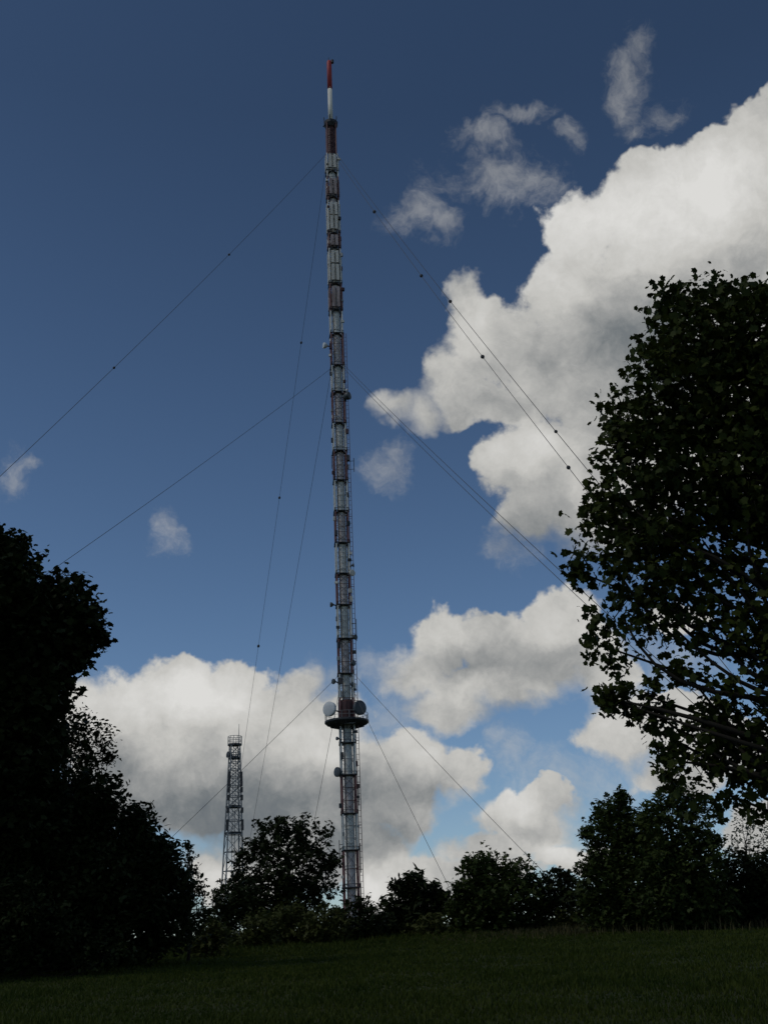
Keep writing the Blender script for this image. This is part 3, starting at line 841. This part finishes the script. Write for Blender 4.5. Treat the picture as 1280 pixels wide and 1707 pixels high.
# the big maple at the right, nearest of all
RM = [(1180, 560, 88), (1250, 560, 90), (1130, 535, 42), (1112, 505, 20), (1272, 485, 26), (1180, 505, 28), (1232, 515, 30),
      (1100, 590, 26), (1150, 650, 95), (1240, 660, 110), (1065, 690, 55), (1030, 695, 30), (1090, 740, 75), (1050, 765, 40), (1180, 780, 105), (1260, 800, 100),
      (1002, 815, 18), (1035, 830, 36), (1090, 850, 75), (1000, 872, 36), (1015, 930, 45), (968, 955, 16), (1080, 950, 75), (1170, 900, 60), (1250, 920, 50), (1150, 1000, 62), (1240, 1010, 55),
      (1040, 1035, 46), (1013, 1080, 26), (1100, 1025, 44), (1205, 1055, 48), (1275, 1090, 55),
      (1142, 1118, 24), (1078, 1160, 22), (1030, 1170, 18), (1012, 1165, 10), (1095, 1192, 27), (1110, 1225, 34), (1188, 1198, 40), (1255, 1180, 60), (1160, 1250, 50), (1240, 1260, 68), (1112, 1268, 22), (1215, 1325, 38), (1275, 1310, 45)]
RX = [(1370, 600, 100), (1480, 640, 120), (1380, 700, 130), (1530, 720, 150), (1400, 880, 130), (1560, 900, 140), (1380, 1060, 110), (1520, 1080, 130), (1380, 1220, 90), (1500, 1250, 100), (1620, 1000, 120), (1640, 760, 120)]
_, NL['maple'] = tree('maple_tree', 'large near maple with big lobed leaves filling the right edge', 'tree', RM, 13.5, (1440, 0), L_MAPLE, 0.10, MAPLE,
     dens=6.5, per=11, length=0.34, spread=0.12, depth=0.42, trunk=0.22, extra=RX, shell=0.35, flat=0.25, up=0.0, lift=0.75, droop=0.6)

# left edge: tall tree, a looser one behind it, and the dense bushy trees below
LT = [(-10, 930, 45), (15, 905, 22), (-40, 1000, 110), (60, 1005, 45), (105, 995, 32), (130, 1035, 36), (150, 1060, 22), (90, 1070, 55), (40, 1090, 75), (118, 1095, 26), (20, 1160, 85), (95, 1140, 22), (30, 1240, 70), (60, 1180, 32)]
LX = [(-120, 960, 110), (-220, 1050, 120), (-120, 1130, 120), (-240, 1230, 110), (-100, 1280, 110), (10, 1330, 90)]
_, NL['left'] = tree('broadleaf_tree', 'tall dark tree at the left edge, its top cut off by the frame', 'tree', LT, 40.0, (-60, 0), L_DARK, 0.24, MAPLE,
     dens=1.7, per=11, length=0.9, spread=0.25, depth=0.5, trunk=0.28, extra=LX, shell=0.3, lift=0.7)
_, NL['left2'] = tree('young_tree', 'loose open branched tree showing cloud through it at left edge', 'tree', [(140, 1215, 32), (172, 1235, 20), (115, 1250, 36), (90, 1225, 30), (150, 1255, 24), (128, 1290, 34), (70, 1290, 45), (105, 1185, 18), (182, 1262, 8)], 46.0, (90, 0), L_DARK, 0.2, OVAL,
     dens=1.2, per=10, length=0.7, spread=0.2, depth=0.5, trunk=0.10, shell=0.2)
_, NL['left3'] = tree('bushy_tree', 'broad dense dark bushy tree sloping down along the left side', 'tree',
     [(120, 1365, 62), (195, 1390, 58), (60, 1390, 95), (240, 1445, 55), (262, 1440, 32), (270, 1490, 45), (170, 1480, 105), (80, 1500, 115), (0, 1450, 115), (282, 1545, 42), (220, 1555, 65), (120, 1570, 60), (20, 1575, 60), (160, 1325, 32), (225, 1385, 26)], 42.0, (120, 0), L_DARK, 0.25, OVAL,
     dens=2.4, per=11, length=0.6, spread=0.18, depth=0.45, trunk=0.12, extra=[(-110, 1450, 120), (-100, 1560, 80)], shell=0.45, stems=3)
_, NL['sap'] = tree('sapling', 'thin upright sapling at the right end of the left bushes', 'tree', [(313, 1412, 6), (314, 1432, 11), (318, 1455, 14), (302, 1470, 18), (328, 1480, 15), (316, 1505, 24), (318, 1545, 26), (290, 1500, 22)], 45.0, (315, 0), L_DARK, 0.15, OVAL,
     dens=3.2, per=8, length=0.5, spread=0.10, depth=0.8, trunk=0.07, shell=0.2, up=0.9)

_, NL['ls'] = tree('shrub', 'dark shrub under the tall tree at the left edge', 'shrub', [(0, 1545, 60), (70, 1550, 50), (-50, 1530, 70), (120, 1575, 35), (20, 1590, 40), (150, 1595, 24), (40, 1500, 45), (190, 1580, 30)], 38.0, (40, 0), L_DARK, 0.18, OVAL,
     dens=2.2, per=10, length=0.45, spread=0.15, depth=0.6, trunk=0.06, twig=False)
# the row of trees and shrubs at the far side of the meadow
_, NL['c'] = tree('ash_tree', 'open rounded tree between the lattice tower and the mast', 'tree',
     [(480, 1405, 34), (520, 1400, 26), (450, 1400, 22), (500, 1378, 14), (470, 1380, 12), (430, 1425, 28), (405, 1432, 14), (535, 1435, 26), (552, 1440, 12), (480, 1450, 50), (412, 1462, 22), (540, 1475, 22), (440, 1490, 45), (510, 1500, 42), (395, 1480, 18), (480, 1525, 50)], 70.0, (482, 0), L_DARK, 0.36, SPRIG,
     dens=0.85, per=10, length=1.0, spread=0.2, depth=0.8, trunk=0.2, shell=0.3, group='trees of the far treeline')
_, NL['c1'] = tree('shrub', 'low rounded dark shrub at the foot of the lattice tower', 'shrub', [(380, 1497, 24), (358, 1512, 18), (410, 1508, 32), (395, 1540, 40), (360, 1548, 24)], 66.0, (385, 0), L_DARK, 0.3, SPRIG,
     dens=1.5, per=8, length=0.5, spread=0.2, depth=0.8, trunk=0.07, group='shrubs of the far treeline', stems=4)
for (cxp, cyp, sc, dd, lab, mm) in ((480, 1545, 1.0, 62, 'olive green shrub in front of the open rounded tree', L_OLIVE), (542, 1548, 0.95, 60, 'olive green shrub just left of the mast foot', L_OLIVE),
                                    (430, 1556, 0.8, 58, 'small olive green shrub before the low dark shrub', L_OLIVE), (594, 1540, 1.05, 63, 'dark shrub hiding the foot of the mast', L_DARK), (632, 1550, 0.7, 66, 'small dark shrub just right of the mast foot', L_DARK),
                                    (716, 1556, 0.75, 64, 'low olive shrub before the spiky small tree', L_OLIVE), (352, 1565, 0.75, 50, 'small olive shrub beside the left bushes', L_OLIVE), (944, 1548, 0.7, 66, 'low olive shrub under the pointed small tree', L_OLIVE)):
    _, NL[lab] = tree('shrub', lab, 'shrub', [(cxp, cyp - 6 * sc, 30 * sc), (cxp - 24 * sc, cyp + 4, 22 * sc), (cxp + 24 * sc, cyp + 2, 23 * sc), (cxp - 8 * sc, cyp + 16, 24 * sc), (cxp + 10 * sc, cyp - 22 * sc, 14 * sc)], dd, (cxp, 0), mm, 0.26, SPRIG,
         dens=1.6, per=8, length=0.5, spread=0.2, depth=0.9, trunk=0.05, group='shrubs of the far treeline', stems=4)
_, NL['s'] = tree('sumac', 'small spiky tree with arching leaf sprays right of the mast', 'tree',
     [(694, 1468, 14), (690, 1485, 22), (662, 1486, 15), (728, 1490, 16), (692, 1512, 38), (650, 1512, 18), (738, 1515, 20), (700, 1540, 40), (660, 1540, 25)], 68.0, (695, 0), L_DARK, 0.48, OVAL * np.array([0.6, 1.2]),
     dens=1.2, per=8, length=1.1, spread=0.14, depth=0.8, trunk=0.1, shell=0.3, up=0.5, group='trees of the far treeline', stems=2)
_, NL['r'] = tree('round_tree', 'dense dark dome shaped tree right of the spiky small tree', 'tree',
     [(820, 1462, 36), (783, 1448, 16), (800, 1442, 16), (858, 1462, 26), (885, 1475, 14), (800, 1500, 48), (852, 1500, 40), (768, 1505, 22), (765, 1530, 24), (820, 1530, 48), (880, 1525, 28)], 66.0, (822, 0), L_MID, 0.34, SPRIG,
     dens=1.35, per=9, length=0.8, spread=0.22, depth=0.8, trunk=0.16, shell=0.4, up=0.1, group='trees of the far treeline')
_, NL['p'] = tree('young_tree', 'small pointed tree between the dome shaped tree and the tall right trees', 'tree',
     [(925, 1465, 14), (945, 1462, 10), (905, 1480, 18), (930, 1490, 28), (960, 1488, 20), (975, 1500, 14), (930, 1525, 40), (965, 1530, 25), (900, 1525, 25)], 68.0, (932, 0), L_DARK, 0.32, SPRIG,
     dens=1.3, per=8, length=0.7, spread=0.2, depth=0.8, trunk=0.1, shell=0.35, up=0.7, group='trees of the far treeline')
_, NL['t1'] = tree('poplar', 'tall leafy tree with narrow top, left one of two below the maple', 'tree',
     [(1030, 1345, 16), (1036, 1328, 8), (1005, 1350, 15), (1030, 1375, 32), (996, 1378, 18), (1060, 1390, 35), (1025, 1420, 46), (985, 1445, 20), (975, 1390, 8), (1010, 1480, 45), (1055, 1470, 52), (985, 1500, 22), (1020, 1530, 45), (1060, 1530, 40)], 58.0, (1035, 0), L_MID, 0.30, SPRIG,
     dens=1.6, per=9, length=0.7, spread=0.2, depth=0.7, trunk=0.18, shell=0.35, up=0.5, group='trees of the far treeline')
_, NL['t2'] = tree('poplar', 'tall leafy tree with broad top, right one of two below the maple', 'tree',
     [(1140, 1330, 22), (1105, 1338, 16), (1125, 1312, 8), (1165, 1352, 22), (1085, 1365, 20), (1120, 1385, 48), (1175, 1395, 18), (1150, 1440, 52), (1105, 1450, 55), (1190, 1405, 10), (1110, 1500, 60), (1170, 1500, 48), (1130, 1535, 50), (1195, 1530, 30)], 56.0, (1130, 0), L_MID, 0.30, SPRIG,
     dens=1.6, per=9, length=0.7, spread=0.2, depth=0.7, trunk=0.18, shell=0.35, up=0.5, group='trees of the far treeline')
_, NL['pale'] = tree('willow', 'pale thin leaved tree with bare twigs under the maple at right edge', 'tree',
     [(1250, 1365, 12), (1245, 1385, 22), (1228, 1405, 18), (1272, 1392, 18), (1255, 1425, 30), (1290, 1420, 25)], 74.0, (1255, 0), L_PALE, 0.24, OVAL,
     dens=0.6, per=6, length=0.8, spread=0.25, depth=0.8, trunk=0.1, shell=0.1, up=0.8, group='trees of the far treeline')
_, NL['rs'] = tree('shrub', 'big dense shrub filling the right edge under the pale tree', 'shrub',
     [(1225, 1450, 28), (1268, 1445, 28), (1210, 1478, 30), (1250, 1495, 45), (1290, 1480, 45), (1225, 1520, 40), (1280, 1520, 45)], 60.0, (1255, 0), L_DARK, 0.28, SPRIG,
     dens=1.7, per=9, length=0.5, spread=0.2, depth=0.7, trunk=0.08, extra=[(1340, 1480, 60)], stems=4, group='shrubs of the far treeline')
